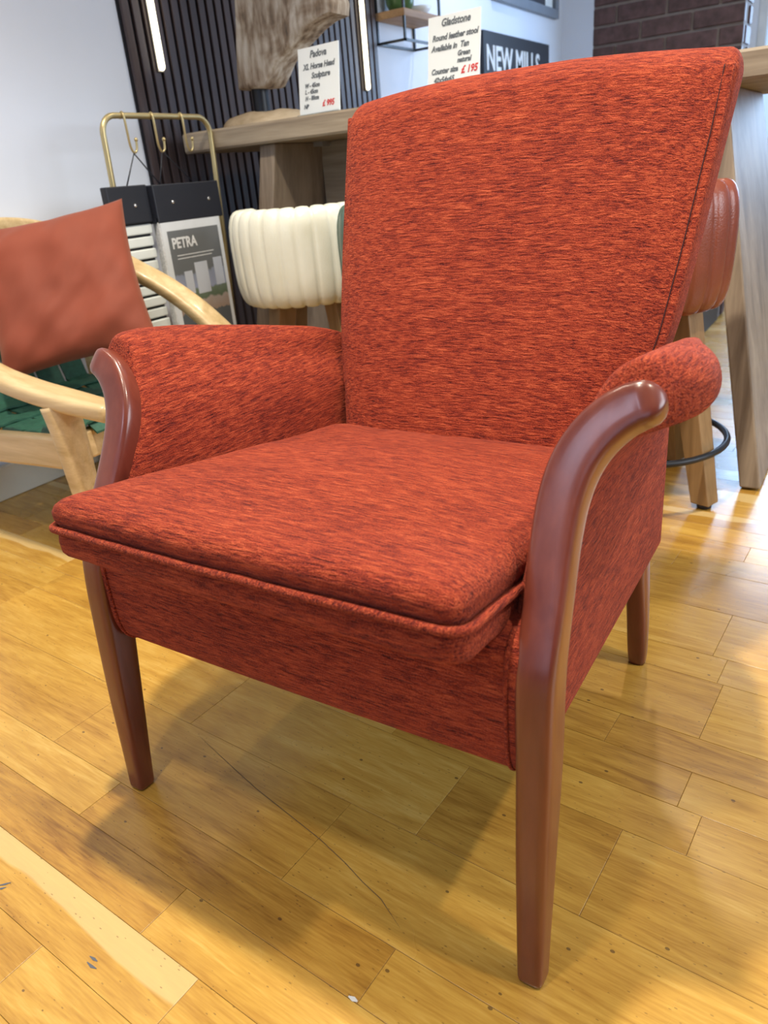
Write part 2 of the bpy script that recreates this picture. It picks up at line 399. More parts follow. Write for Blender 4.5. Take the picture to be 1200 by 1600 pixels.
wall_with_hole('wall_front', YF-0.1, YF, XW, XR, -0.9, 2.8, 0.35, 2.4, M_walld)
M_frame = mat_plain('window_frame_white', (0.75, 0.78, 0.82), 0.4)
mt, nt, p = new_mat('window_glass'); M_glass = mt
p.inputs['Base Color'].default_value = (0.92, 0.97, 1, 1); p.inputs['Roughness'].default_value = 0.02; p.inputs['Transmission Weight'].default_value = 1.0; p.inputs['IOR'].default_value = 1.02
p.inputs['Alpha'].default_value = 0.12
def window(name, x0, x1, z0, z1, y, n):
    wn = structure(empty(name, ((x0+x1)/2, y, z0)))
    for zz in (z0, z1-0.05): boxobj('window_rail', (x0, x1, y-0.03, y+0.03, zz, zz+0.05), M_frame, wn, 0.004)
    for i in range(n+1):
        xx = x0+(x1-x0-0.05)*i/n
        boxobj('window_stile', (xx, xx+0.05, y-0.03, y+0.03, z0+0.05, z1-0.05), M_frame, wn, 0.004)
        if i < n:
            x2 = x0+(x1-x0-0.05)*(i+1)/n
            boxobj('pane', (xx+0.05, x2, y-0.004, y+0.004, z0+0.05, z1-0.05), M_glass, wn)
    return wn
window('window_1', -0.35, 3.0, 0.72, 2.1, YB+0.05, 4)
window('window_2', -0.9, 2.8, 0.35, 2.4, YF-0.05, 3)

# --- slatted acoustic panel on the left wall, two light strips
M_slat = mat_wood('dark_walnut_slat', (0.030, 0.022, 0.026), (0.072, 0.048, 0.046), (40, 40, 1.5), 0.45, bmp=0.05)
M_felt = mat_plain('black_felt', (0.008, 0.008, 0.012), 0.95)
panel = tag(empty('slatted_wall_panel', (XW, 2.1, 0.0)), 'dark walnut vertical slat panel on the white wall behind the table', 'wall panel')
boxobj('backing', (XW+0.0005, XW+0.010, 1.375, 2.815, 0.0, 2.6), M_felt, panel)
ns = 35
slat0 = None
for i in range(ns):
    y0 = 1.378+i*0.041
    if slat0 is None:
        V, F = box(XW+0.010, XW+0.022, y0, y0+0.028, 0.0, 2.6)
        slat0 = bvl(link('slat', V, F, M_slat, panel, smooth=False), 0.0015, 1); b0 = y0
    else:
        s = slat0.copy(); COL.objects.link(s); s.parent = panel; s.location = slat0.location+Vector((0, y0-b0, 0))
M_led = mat_emit('led_strip_light', (1.0, 0.90, 0.66), 4.5)
M_alu = mat_plain('strip_channel', (0.35, 0.32, 0.26), 0.4, metal=0.6)
def led(y, z0, label):
    r = tag(empty('light_strip', (XW+0.03, y, z0)), label, 'light strip', 'vertical light strips on the slat panel')
    boxobj('channel', (XW+0.0225, XW+0.030, y-0.012, y+0.012, z0-0.004, 2.4), M_alu, r, 0.002)
    V, F = sweep([(XW+0.034, y, z, rr, rr) for z, rr in ((z0, 0.004), (z0+0.004, 0.009), (z0+0.012, 0.0105), (2.39, 0.0105), (2.398, 0.004))], nseg=12)
    link('diffuser', V, F, M_led, r)
led(1.483, 1.112, 'glowing vertical light strip at the left end of slat panel, above brass rack')
led(2.678, 1.100, 'glowing vertical light strip at the slat panel end beside the small wall shelf')

# --- brick pillar
M_mort = mat_plain('grey_mortar', (0.20, 0.18, 0.18), 0.9, nscale=60, bmp=0.3)
M_brick = mat_plain('dark_painted_brick', (0.085, 0.052, 0.060), 0.65, nscale=30, var=0.35, bmp=0.4)
pil = structure(boxobj('wall_pillar', (-0.765, -0.140, 3.410, 3.56, 0, ZC), M_mort))
V, F = box(-0.1, 0.1, -0.02, 0.012, 0.0, 0.063); bme = None
first = None
for r in range(36):
    z = 0.006+r*0.075
    xs = [-0.765, -0.765+0.1025] if r % 2 else [-0.765]
    x = -0.765
    segs = []
    if r % 2: segs.append((x, x+0.097)); x += 0.107
    while x < -0.14-0.04:
        x2 = min(x+0.203, -0.138); segs.append((x, x2)); x = x2+0.011
    for (xa, xb) in segs:
        q = rnd.uniform(-0.002, 0.002)
        boxobj('brick', (xa-0.0, xb, 3.402+q, 3.44, z, z+0.064), M_brick, pil, 0.004)
    y = 3.445 if r % 2 else 3.50
    boxobj('brick', (-0.17, -0.132+rnd.uniform(-0.002, 0.002), y, 3.56, z, z+0.064), M_brick, pil, 0.004)

# ================================================================== ARMCHAIR
chair = tag(empty('armchair', (0, 0.29, 0)), 'large rust red chenille armchair with mahogany stained wooden arm fronts and legs', 'armchair')
def lerp_tab(tab, t):
    if t <= tab[0][0]: return tab[0][1]
    for (a, b), (c_, d) in zip(tab[:-1], tab[1:]):
        if t <= c_: return b+(d-b)*(t-a)/(c_-a)
    return tab[-1][1]
FRONT = [(0, -0.0125), (0.2, -0.004), (0.33, 0.006), (0.365, 0.014), (0.42, 0.044), (0.46, 0.066), (0.50, 0.088), (0.53, 0.104), (0.56, 0.119), (0.60, 0.132)]
# front posts: leg, swept-back arm front, outward scroll
PX = [(0.290, 0.0, 0.0135, 0.0130), (0.2895, 0.06, 0.0145, 0.0150), (0.289, 0.16, 0.0160, 0.0190), (0.2885, 0.26, 0.0170, 0.0220),
      (0.287, 0.325, 0.0178, 0.0225), (0.286, 0.365, 0.0182, 0.0215), (0.2835, 0.41, 0.0188, 0.0185), (0.2805, 0.455, 0.0196, 0.0178),
      (0.2808, 0.487, 0.0202, 0.0176), (0.2860, 0.513, 0.0206, 0.0176), (0.2970, 0.5345, 0.0206, 0.0176), (0.3120, 0.5510, 0.0204, 0.0176), (0.325, 0.5595, 0.0198, 0.0174), (0.334, 0.5635, 0.0188, 0.0170)]
def post(s):
    ctl = []
    for x, z, a, b in PX:
        ctl.append((x, lerp_tab(FRONT, z)+b, z, a, b))
    P = catmull(ctl, 6)
    # rounded scroll tip
    e = Vector(P[-1][:3]); t = (e-Vector(P[-2][:3])).normalized(); a0, b0 = P[-1][3:]
    for q in (0.35, 0.65, 0.86, 0.97, 1.0):
        r = math.sqrt(max(0.02, 1-q*q)); c_ = e+t*(0.018*q); P.append((*c_, a0*r, b0*r))
    # eased foot
    x, y, z, a, b = P[0]; P = [(x, y, z, a*0.80, b*0.80), (x, y, z+0.003, a*0.97, b*0.97)]+P[1:]
    P = [(s*x, y, z, a, b) for x, y, z, a, b in P]
    V, F = sweep(P, n0=(1, 0, 0), nseg=36, power=4.6)
    return link('arm_post', V, F, M_arm, chair)
post(1); post(-1)
# rear legs
for s in (1, -1):
    P = catmull([(s*0.243, 0.573, 0.0, 0.0125, 0.0125), (s*0.243, 0.568, 0.03, 0.0145, 0.0145), (s*0.242, 0.560, 0.10, 0.0155, 0.018), (s*0.239, 0.551, 0.19, 0.0155, 0.023), (s*0.236, 0.549, 0.25, 0.0155, 0.024)], 5)
    x, y, z, a, b = P[0]; P = [(x, y, z, a*0.8, b*0.8), (x, y, z+0.003, a*0.97, b*0.97)]+P[1:]
    V, F = sweep(P, nseg=24, power=3.4); link('rear_leg', V, F, M_arm, chair)
# arms
PROF = [(0.250, 0.33), (0.252, 0.40), (0.2535, 0.44), (0.2550, 0.47), (0.2595, 0.50), (0.2685, 0.527), (0.2830, 0.552), (0.299, 0.5780), (0.316, 0.5925), (0.333, 0.5975), (0.350, 0.593), (0.363, 0.5785), (0.367, 0.558), (0.360, 0.541), (0.342, 0.531), (0.320, 0.521), (0.301, 0.502), (0.287, 0.478), (0.272, 0.43), (0.264, 0.33)]
OUTX = [(0.12, -0.026), (0.15, -0.018), (0.175, -0.001), (0.21, 0.009), (0.26, 0.008), (0.30, 0.002), (0.40, -0.020), (0.6, -0.050)]
DROP = [(0.05, -0.004), (0.15, 0.0), (0.20, 0.002), (0.27, 0.011), (0.40, 0.036), (0.50, 0.057), (0.60, 0.078)]
def arm(s):
    prof = catmull(PROF, 4); n = len(prof); rows = []
    cxz = [(0.268 + max(0, (z-0.48))*0.75, min(z, 0.562)) for x, z in prof]
    stations = [0.0, 0.002, 0.006, 0.013, 0.025]+[0.04+0.51*i/20 for i in range(21)]
    for si, st in enumerate(stations):
        shr = [0.012, 0.006, 0.0025, 0.0008, 0][min(si, 4)] if si < 5 else 0
        ring = []
        for (x, z), (ax, az) in zip(prof, cxz):
            yf = lerp_tab(FRONT, z)+0.021
            y = yf+(0.585-yf)*min(1, st/0.55) if st > 0.03 else yf+st
            d = Vector((ax-x, az-z)); L = d.length
            if L > 1e-4: d = d/L*min(shr, L)
            k = y-0.15; g = min(1, max(0, (z-0.36)/0.20)); g = g*g*(3-2*g)
            zz = z+d.y-lerp_tab(DROP, y)*g
            xx = x+d.x+lerp_tab(OUTX, y)*max(0, min(1, (x-0.285)/0.07))
            q = max(0, min(1, (y-0.50)/0.085)); f_ = math.sqrt(1-0.75*q*q)
            if xx > 0.262: xx = 0.262+(xx-0.262)*f_
            if zz > 0.46: zz = 0.46+(zz-0.46)*(0.6+0.4*f_)
            ring.append((s*(xx-max(0, k)*0.02), y, zz))
        rows.append(ring if s > 0 else ring[::-1])
    V, F = grid_mesh(rows, closed_u=True, cap=True)
    return link('arm_pad', V, F, M_cloth_y, chair)
arm(1); arm(-1)
# outer side panels
for s in (1, -1):
    rows = []
    for i in range(25):
        t = i/24; y = 0.035+(0.60-0.035)*t
        x = 0.278-0.018*t
        zb = 0.236-0.030*t; zt = 0.515-0.085*t
        ring = []
        for j in range(17):
            u = j/16; z = zb+(zt-zb)*u
            bul = 0.004*(1-(2*t-1)**4)*(1-(2*u-1)**4)
            yy = y + (max(0, lerp_tab(FRONT, z)+0.02-0.035))*(1-t)
            ring.append((s*(x+bul), yy, z))
        inner = [(s*(x-0.004), q[1], q[2]) for q in ring[::-1]]
        full = ring+inner
        rows.append(full if s > 0 else full[::-1])
    V, F = grid_mesh(rows, closed_u=True, cap=True)
    o = autosmooth(link('side_panel', V, F, M_cloth_x if False else M_cloth_y, chair), 50); bvl(o, 0.0018, 2)
# seat frame apron
prof = catmull([(0.06, 0.395), (0.030, 0.388), (0.016, 0.370), (0.012, 0.34), (0.012, 0.295), (0.014, 0.266), (0.023, 0.244), (0.045, 0.233), (0.10, 0.231)], 5)
rows = []
for i in range(41):
    x = -0.272+0.544*i/40
    rows.append([(x, y-0.002*(1-(x/0.27)**2), z) for y, z in prof]+[(x, 0.10, 0.395)])
V, F = grid_mesh(rows, closed_u=True, cap=True); apron = autosmooth(link('seat_apron', V, F, M_cloth_x, chair), 60)
for s in (1, -1):
    tube('piping', [(s*0.262, y-0.0005, z) for y, z in prof[4:]], 0.0022, M_cloth_x, apron, nseg=8)
boxobj('underseat_webbing', (-0.25, 0.25, 0.09, 0.56, 0.232, 0.24), M_black, chair)
V, F = box(-0.248, 0.248, 0.575, 0.600, 0.21, 0.50); bvl(link('rear_panel', V, F, M_cloth_x, chair, smooth=False), 0.008)
# backrest
BW = [(0.30, 0.222), (0.38, 0.230), (0.44, 0.243), (0.54, 0.2635), (0.64, 0.2755), (0.75, 0.286), (0.85, 0.296), (0.9, 0.299)]
ZT = 0.862
def back_front(z): return 0.478+(z-0.38)*0.408
def back_pt(c_, s_, z, wi=0.0, ti=0.0, arch=0.0, power=7.0):
    w_ = lerp_tab(BW, z)-wi; th = 0.040-ti
    u = math.copysign(abs(c_)**(2/power), c_); v = math.copysign(abs(s_)**(2/power), s_)
    x = u*w_; yc = back_front(z)+0.040
    crown = 0.022*(1-min(1, abs(x)/w_)**2.6)*(1 if s_ < 0 else 0)*(abs(v)**2)
    return (x, yc+v*th-crown, z+arch*(1-(x/0.292)**2))
rows = []
NS = 72
zs = [0.30+(ZT-0.035-0.30)*i/26 for i in range(27)]
for z in zs:
    ar = 0.014*max(0, (z-0.5)/0.35)
    rows.append([back_pt(math.cos(2*PI*(k+.5)/NS), math.sin(2*PI*(k+.5)/NS), z, arch=ar) for k in range(NS)])
for i in range(1, 10):
    q = i/9; z = ZT-0.035+0.035*math.sin(q*PI/2); ins = 0.035*(1-math.cos(q*PI/2))
    rows.append([back_pt(math.cos(2*PI*(k+.5)/NS), math.sin(2*PI*(k+.5)/NS), z, wi=ins*0.55, ti=ins*1.02, arch=0.014, power=7-2.5*q) for k in range(NS)])
V, F = grid_mesh(rows, closed_u=True, cap=True)
back = link('backrest', V, F, M_cloth_x, chair)
def back_surface(x, z):
    w_ = lerp_tab(BW, z); u = min(0.9999, abs(x)/w_); c_ = u**3.5; v = math.sqrt(1-c_*c_)**(2/7)
    return back_front(z)+0.040-v*0.040-0.022*(1-u**2.6)*v*v
M_seam = mat_plain('dark_seam', (0.035, 0.006, 0.008), 0.9)
for s in (1, -1):
    pts, sm = [], []
    for i in range(30):
        z = 0.44+(ZT-0.022-0.44)*i/29; w_ = lerp_tab(BW, z); ar = 0.014*max(0, (z-0.5)/0.35)*0.1; ins = 0.003*max(0, (i-24)/5)
        if s > 0:
            pts.append((w_-0.0060-ins, back_surface(w_-0.0060, z)+0.0005, z+ar)); sm.append((w_-0.0128-ins, back_surface(w_-0.0128, z)-0.0002, z+ar))
        else: pts.append((-(w_-0.0005), back_front(z)+0.022, z))
    tube('piping', pts, 0.0060, M_cloth_x, back, nseg=8, n=2)
    if s > 0: tube('seam', sm, 0.0008, M_seam, back, nseg=6, n=2)
# seat cushion
def rrect(hx, y0, y1, r, n=8, m=14):
    P = []
    cs = ((hx-r, y0+r, -PI/2), (hx-r, y1-r, 0), (-hx+r, y1-r, PI/2), (-hx+r, y0+r, PI))
    for q, (cx, cy, a0) in enumerate(cs):
        for i in range(n+1):
            a = a0+PI/2*i/n; P.append((cx+r*math.cos(a), cy+r*math.sin(a)))
        nx = cs[(q+1) % 4]; a1 = nx[2]
        ex, ey = nx[0]+r*math.cos(a1), nx[1]+r*math.sin(a1); sx_, sy_ = P[-1]
        for i in range(1, m): P.append((sx_+(ex-sx_)*i/m, sy_+(ey-sy_)*i/m))
    return P
CY0, CY1, CHX = -0.048, 0.50, 0.2535
def tilt(y): return -0.148*(y-CY0)
def wob(x, y, s=0.0022): return s*mnoise.noise(Vector((x*13, y*13, 3.1)))+0.5*s*mnoise.noise(Vector((x*27, y*27, 8.2)))
out = rrect(CHX, CY0, CY1, 0.020)
def ring_at(inset, z, wv=1.0, bow=0.003):
    R = []
    for x, y in out:
        L = math.hypot(x, y-0.22); k = 1-inset/ max(abs(x)/CHX*CHX, 0.22)
        xx = x*(1-inset/CHX); yy = 0.228+(y-0.228)*(1-inset/0.272)
        front = max(0, 1-(y-CY0)/0.08)
        yy -= bow*front*(1-(x/CHX)**2)
        R.append((xx, yy, z+tilt(yy)+wv*wob(x, y)))
    return R
rows = [ring_at(0.06, 0.395), ring_at(0.010, 0.395), ring_at(0.003, 0.3965), ring_at(0.0005, 0.401), ring_at(0.0, 0.413), ring_at(0.0015, 0.4235), ring_at(0.0050, 0.4285), ring_at(0.0035, 0.4335), ring_at(0.0008, 0.441), ring_at(0.0008, 0.449), ring_at(0.0038, 0.4560), ring_at(0.009, 0.4610), ring_at(0.017, 0.4645), ring_at(0.028, 0.4670)]
for i in range(1, 13):
    ins = 0.028+0.224*(i/12)**0.9; rows.append(ring_at(min(ins, 0.2515), 0.4670+0.012*(1-(1-i/12)**2), wv=1.4*(1-i/12)))
V, F = grid_mesh(rows, closed_u=True, cap=True)
cush = link('seat_cushion', V, F, M_cloth_x, chair)
tube('piping', ring_at(-0.0012, 0.4300), 0.0045, M_cloth_pipe, cush, nseg=10, closed=True, n0=(0, 0, 1))

# ================================================================== HIGH TABLE
TZ0, TZ1, TY0, TY1, TX0, TX1 = 0.868, 0.925, 1.43, 2.09, -1.44, 0.52
table = tag(empty('high_table', (-0.45, 1.76, 0)), 'long high wooden table with chunky greyed oak top behind the armchair', 'table')
# thick top with a slightly wavering front edge
rows = []
for i in range(49):
    x = TX0+(TX1-TX0)*i/48
    wv = 0.005*mnoise.noise(Vector((x*3.1, 0.3, 0)))+0.003*mnoise.noise(Vector((x*9, 4.3, 0)))
    endr = 0.012 if i in (0, 48) else 0.0
    y0 = TY0+wv+endr; y1 = TY1-wv-endr
    rows.append([(x, y0+0.004, TZ0), (x, y1-0.004, TZ0), (x, y1, TZ0+0.006), (x, y1, TZ1-0.006), (x, y1-0.005, TZ1), (x, y0+0.005, TZ1), (x, y0, TZ1-0.006), (x, y0, TZ0+0.006)])
V, F = grid_mesh(rows, closed_u=True, cap=True); autosmooth(link('tabletop', V, F, M_table, table), 30)
def trestle(xf0, xf1, xt0, xt1):
    P = [(xf0, 1.345, 0.006), (xf1, 1.345, 0.006), (xf1, 2.11, 0.006), (xf0, 2.11, 0.006), (xt0, 1.462, TZ0), (xt1, 1.462, TZ0), (xt1, 1.985, TZ0), (xt0, 1.985, TZ0)]
    o = hexa('slab_leg', P, M_tleg, table, 0.004)
    for y in (1.375, 2.05):
        boxobj('foot_pad', (xf0+0.006, xf1-0.006, y, y+0.03, 0.0, 0.0065), M_black, o)
trestle(0.277, 0.322, 0.105, 0.150)
trestle(-1.245, -1.190, -1.150, -1.092)
boxobj('stretcher_board', (-1.10, 0.11, 1.70, 1.735, 0.52, TZ0), M_table, table, 0.003)
M_steel = mat_plain('bracket_steel', (0.45, 0.45, 0.46), 0.4, metal=0.7)
br = boxobj('bracket', (-1.098, -1.060, 1.655, 1.70, 0.855, TZ0), M_steel, table, 0.001)

# ================================================================== BAR STOOLS
def mat_leather(name, c1, c2, rough=0.32):
    mt, nt, p = new_mat(name)
    v = mapping(nt, (1, 1, 1)); n = nd(nt, 'ShaderNodeTexNoise', i_Scale=9.0, i_Detail=4.0); nt.links.new(v, n.inputs['Vector'])
    r = ramp(nt, n.outputs[0], [(0.3, c1), (0.7, c2)]); nt.links.new(r.outputs[0], p.inputs['Base Color'])
    n2 = nd(nt, 'ShaderNodeTexVoronoi', i_Scale=260.0); nt.links.new(v, n2.inputs['Vector'])
    p.inputs['Roughness'].default_value = rough
    bump(nt, p, math2(nt, 'ADD', n2.outputs['Distance'], math2(nt, 'MULTIPLY', n.outputs[0], 3.0)), 0.15, 0.002); return mt
def stool(loc, rz, lea, seam, label, bz=0.574, ringr=0.202):
    """backrest wraps the local -y side"""
    st = tag(empty('bar_stool', loc, rz), label, 'bar stool', 'leather bar stools along the table')
    # channelled backrest: sweep a tall rounded section round an arc
    R = 0.175; nrib = 13; a0, a1 = math.radians(-172), math.radians(-8); NA = nrib*8
    rows = []
    for i in range(NA+1):
        t = i/NA; a = a0+(a1-a0)*t
        rib = abs(math.sin(PI*nrib*t))**0.32
        endf = math.sqrt(max(0.0, 1-max(0, (abs(2*t-1)-0.93)/0.07)**2))*0.75+0.25
        out_ = 0.004+0.030*1.0
        ring = []
        for k in range(28):
            q = 2*PI*(k+.5)/28; c_, s_ = math.cos(q), math.sin(q)
            u = math.copysign(abs(c_)**(2/3.0), c_); v = math.copysign(abs(s_)**(2/3.2), s_)
            th = (0.038+0.006*rib)*endf; hh = (0.120+0.006*rib)*(0.80+0.20*endf)
            zz = bz+v*hh
            lean = 0.003*v
            rr = R+lean+u*th
            ring.append((0.95*rr*math.cos(a), rr*1.04*math.sin(a), zz))
        rows.append(ring)
    V, F = grid_mesh(rows, closed_u=True, cap=True); bk = link('backrest', V, F, lea, st, shift=False)
    for t in (0.012, 0.988):
        a = a0+(a1-a0)*t
        pts = []
        for k in range(28):
            q = 2*PI*(k+.5)/28; u = math.copysign(abs(math.cos(q))**(2/3.0), math.cos(q)); v = math.copysign(abs(math.sin(q))**(2/3.2), math.sin(q))
            rr = R+0.003*v+u*0.036; pts.append((0.95*rr*math.cos(a), 1.04*rr*math.sin(a), bz+v*0.108))
        tube('piping', pts, 0.0035, seam, bk, nseg=6, closed=True, shift=False, n0=(0, 0, 1))
    V, F = lathe([(0.02, 0.502), (0.130, 0.502), (0.146, 0.508), (0.152, 0.522), (0.148, 0.538), (0.130, 0.549), (0.08, 0.553), (0.02, 0.554)], 40)
    link('seat', V, F, lea, st, shift=False)
    V, F = lathe([(0.02, 0.480), (0.135, 0.480), (0.140, 0.484), (0.140, 0.502), (0.02, 0.502)], 40); autosmooth(link('seat_base', V, F, M_stoolleg, st, shift=False))
    for k in range(4):
        a = math.radians(-19+90*k)-rz
        ca, sa = math.cos(a), math.sin(a); tx, ty = -sa, ca
        P = []
        for (r_, z, hw) in ((ringr-0.012, 0.012, 0.022), (0.105, 0.482, 0.030)):
            for (du, dv) in ((-1, -1), (1, -1), (1, 1), (-1, 1)):
                P.append((ca*(r_+du*hw)+tx*dv*hw, sa*(r_+du*hw)+ty*dv*hw, z))
        lg = hexa('leg', P, M_stoolleg, st, 0.003, shift=False)
        V, F = lathe([(0.014, 0.0), (0.016, 0.002), (0.016, 0.0125)], 14, (ca*(ringr-0.012), sa*(ringr-0.012), 0)); link('glide', V, F, M_black, lg, shift=False)
    n = 48; tube('foot_ring', [(ringr*math.cos(2*PI*i/n), ringr*math.sin(2*PI*i/n), 0.135) for i in range(n)], 0.0075, M_blackm, st, nseg=10, closed=True, shift=False, n0=(0, 0, 1))
    return st
L_cream = mat_leather('cream_leather', (0.68, 0.67, 0.54), (0.77, 0.77, 0.66))
L_green = mat_leather('green_leather', (0.06, 0.11, 0.085), (0.09, 0.15, 0.12))
L_tan = mat_leather('tan_leather', (0.16, 0.038, 0.022), (0.24, 0.060, 0.033))
M_seamc = mat_plain('cream_piping', (0.60, 0.56, 0.42), 0.5); M_seamd = mat_plain('dark_piping', (0.04, 0.015, 0.015), 0.5)
stool((-0.894, 1.312, 0), 0.0, L_cream, M_seamc, 'cream leather bar stool with ribbed backrest, beside the brass rack')
stool((-0.468, 1.225, 0), 0.0, L_green, M_seamd, 'dark green leather bar stool mostly hidden behind the armchair back')
stool((0.030, 1.282, 0), 0.0, L_tan, M_seamd, 'tan leather bar stool with ribbed backrest and black foot ring', 0.566, 0.216)

# ================================================================== ON THE TABLE
def card(loc, wd, ht, rz, label, lines):
    r = tag(empty('price_card', loc, rz), label, 'price card')
    lean = math.radians(-7)
    M0 = Matrix.Rotation(lean, 4, 'X')
    def T(v): return tuple(M0 @ Vector(v))
    P = [T(q) for q in ((-wd/2, 0, 0), (wd/2, 0, 0), (wd/2, 0.003, 0), (-wd/2, 0.003, 0), (-wd/2, 0, ht), (wd/2, 0, ht), (wd/2, 0.003, ht), (-wd/2, 0.003, ht))]
    b = hexa('card', P, M_white, r, shift=False)
    V, F = box(-wd/2, wd/2, -0.012, 0.045, 0.0, 0.003); bvl(link('stand_foot', V, F, M_clear, r, smooth=False, shift=False), 0.001)
    for body, x, z, sz, mat in lines:
        M = M0 @ Matrix.Translation((x, -0.0008, z)) @ Matrix.Rotation(PI/2, 4, 'X')
        text_part('lettering', body, sz, mat, b, M, shear=0.25, extrude=0.0003, sx=0.9, offset=0.0006)
    return r
mt, nt, p = new_mat('clear_acrylic'); M_clear = mt
p.inputs['Base Color'].default_value = (0.85, 0.95, 0.95, 1); p.inputs['Roughness'].default_value = 0.1; p.inputs['Transmission Weight'].default_value = 0.9
I, RI = M_ink, M_redink
card((-0.912, 1.455, TZ1), 0.150, 0.168, math.radians(-6), 'white handwritten price card in front of the horse head sculpture',
     [('Padova', -0.03, 0.142, 0.024, I), ('XL Horse Head', -0.056, 0.114, 0.020, I), ('Sculpture', -0.026, 0.091, 0.020, I), ('W - 45cm', -0.052, 0.069, 0.015, I), ('L - 45cm', -0.052, 0.054, 0.015, I), ('H - 80cm', -0.052, 0.038, 0.015, I), ('NP', -0.058, 0.018, 0.015, I), ('\u00a3 995', 0.012, 0.018, 0.021, RI)])
card((-0.505, 1.475, TZ1), 0.154, 0.180, math.radians(-6), 'white handwritten price card standing behind the top of the armchair',
     [('Gladstone', -0.038, 0.156, 0.023, I), ('Round leather stool', -0.064, 0.126, 0.0185, I), ('Available in  Tan', -0.066, 0.103, 0.0185, I), ('Green', 0.012, 0.085, 0.016, I), ('natural', 0.012, 0.070, 0.016, I), ('Counter size', -0.066, 0.052, 0.017, I), ('42x54x65', -0.058, 0.032, 0.017, I), ('\u00a3 195', 0.024, 0.045, 0.023, RI)])

# horse head sculpture: a weathered teak slab on a stem and a root-wood base
mt, nt, p = new_mat('weathered_teak'); M_teak = mt
v = mapping(nt, (9, 9, 5)); n1 = nd(nt, 'ShaderNodeTexNoise', i_Scale=1.0, i_Detail=6.0, i_Distortion=1.5); nt.links.new(v, n1.inputs['Vector'])
v = mapping(nt, (60, 60, 14)); n2 = nd(nt, 'ShaderNodeTexNoise', i_Scale=1.0, i_Detail=4.0); nt.links.new(v, n2.inputs['Vector'])
f = math2(nt, 'ADD', math2(nt, 'MULTIPLY', n1.outputs[0], 0.65), math2(nt, 'MULTIPLY', n2.outputs[0], 0.35))
r = ramp(nt, f, [(0.33, (0.07, 0.055, 0.045)), (0.42, (0.26, 0.19, 0.13)), (0.50, (0.44, 0.37, 0.29)), (0.62, (0.68, 0.64, 0.57))])
nt.links.new(r.outputs[0], p.inputs['Base Color']); p.inputs['Roughness'].default_value = 0.85; bump(nt, p, f, 0.6, 0.006)
SY = 1.66
horse = tag(empty('horse_head_sculpture', (-1.285, SY, TZ1)), 'large weathered wooden horse head sculpture on a black stem and root wood base', 'sculpture')
sil = [(-1.340, 1.040), (-1.225, 1.034), (-1.195, 1.062), (-1.165, 1.094), (-1.120, 1.120), (-1.070, 1.147), (-1.030, 1.166), (-0.990, 1.180), (-0.945, 1.186), (-0.940, 1.215), (-0.955, 1.265), (-0.985, 1.315), (-1.03, 1.365), (-1.075, 1.42), (-1.11, 1.50), (-1.135, 1.58), (-1.15, 1.52), (-1.175, 1.52), (-1.20, 1.585), (-1.225, 1.52), (-1.26, 1.44), (-1.285, 1.36), (-1.302, 1.28), (-1.315, 1.21), (-1.325, 1.15), (-1.335, 1.09)]
n = len(sil); cx = sum(q[0] for q in sil)/n; cz = sum(q[1] for q in sil)/n
rows = []
for (dy, sc) in ((-0.055, 0.86), (-0.052, 0.94), (-0.040, 0.99), (0.0, 1.0), (0.040, 0.99), (0.052, 0.94), (0.055, 0.86)):
    rows.append([(cx+(x-cx)*(sc if sc < 0.95 else 1)+(0.004*mnoise.noise(Vector((x*20, dy*30, z*20)))), SY+dy+0.008*mnoise.noise(Vector((x*8, z*8, dy*5))), cz+(z-cz)*(0.5+0.5*sc)) for x, z in sil])
V, F = grid_mesh(rows, closed_u=True, cap=True); hd = autosmooth(link('head', V, F, M_teak, horse), 50)
V, F = lathe([(0.027, 0.02), (0.027, 0.13)], 24, (-1.285, SY, TZ1)); autosmooth(link('stem', V, F, M_blackm, horse))
# root base: lumpy low mound
rows = []
for i in range(9):
    t = i/8; ring = []
    for k in range(40):
        a = 2*PI*k/40; rad = 1+0.22*mnoise.noise(Vector((math.cos(a)*1.3, math.sin(a)*1.3, 2.7)))
        rx, ry = 0.165*rad, 0.10*rad; s_ = math.cos(t*PI/2)**0.6 if t < 1 else 0.02
        s_ = max(s_, 0.02)
        z = TZ1+(0.050+0.016*mnoise.noise(Vector((math.cos(a)*2*s_, math.sin(a)*2*s_, 7))))*math.sin(t*PI/2)
        ring.append((-1.27+rx*s_*math.cos(a), SY+ry*s_*math.sin(a), z))
    rows.append(ring)
M_root = mat_wood('pale_root_wood', (0.42, 0.29, 0.16), (0.68, 0.54, 0.36), (8, 8, 20), 0.7, bmp=0.4)
V, F = grid_mesh(rows, closed_u=True, cap=True); link('root_base', V, F, M_root, horse)

# ================================================================== WALL THINGS
# small shelf
shelf = tag(empty('wall_shelf', (XW+0.07, 2.99, 1.29)), 'small rustic wood shelf in a black metal frame on the white wall', 'shelf')
M_rust = mat_wood('rustic_pine', (0.25, 0.13, 0.06), (0.48, 0.30, 0.16), (20, 2, 20), 0.6)
b = boxobj('shelf_board', (XW+0.004, XW+0.150, 2.83, 3.17, 1.372, 1.402), M_rust, shelf, 0.003)
for (x, y) in ((XW+0.006, 2.836), (XW+0.144, 2.836), (XW+0.006, 3.164), (XW+0.144, 3.164)):
    boxobj('upright', (x-0.005, x+0.005, y-0.005, y+0.005, 1.285, 1.76), M_blackm, shelf)
for x in (XW+0.006, XW+0.144): boxobj('rail', (x-0.005, x+0.005, 2.831, 3.169, 1.280, 1.290), M_blackm, shelf)
for y in (2.836, 3.164): boxobj('rail', (XW+0.001, XW+0.149, y-0.005, y+0.005, 1.280, 1.290), M_blackm, shelf)
V, F = lathe([(0.03, 0), (0.045, 0.004), (0.060, 0.03), (0.066, 0.07), (0.058, 0.11), (0.05, 0.115)], 28, (0, 0, 0))
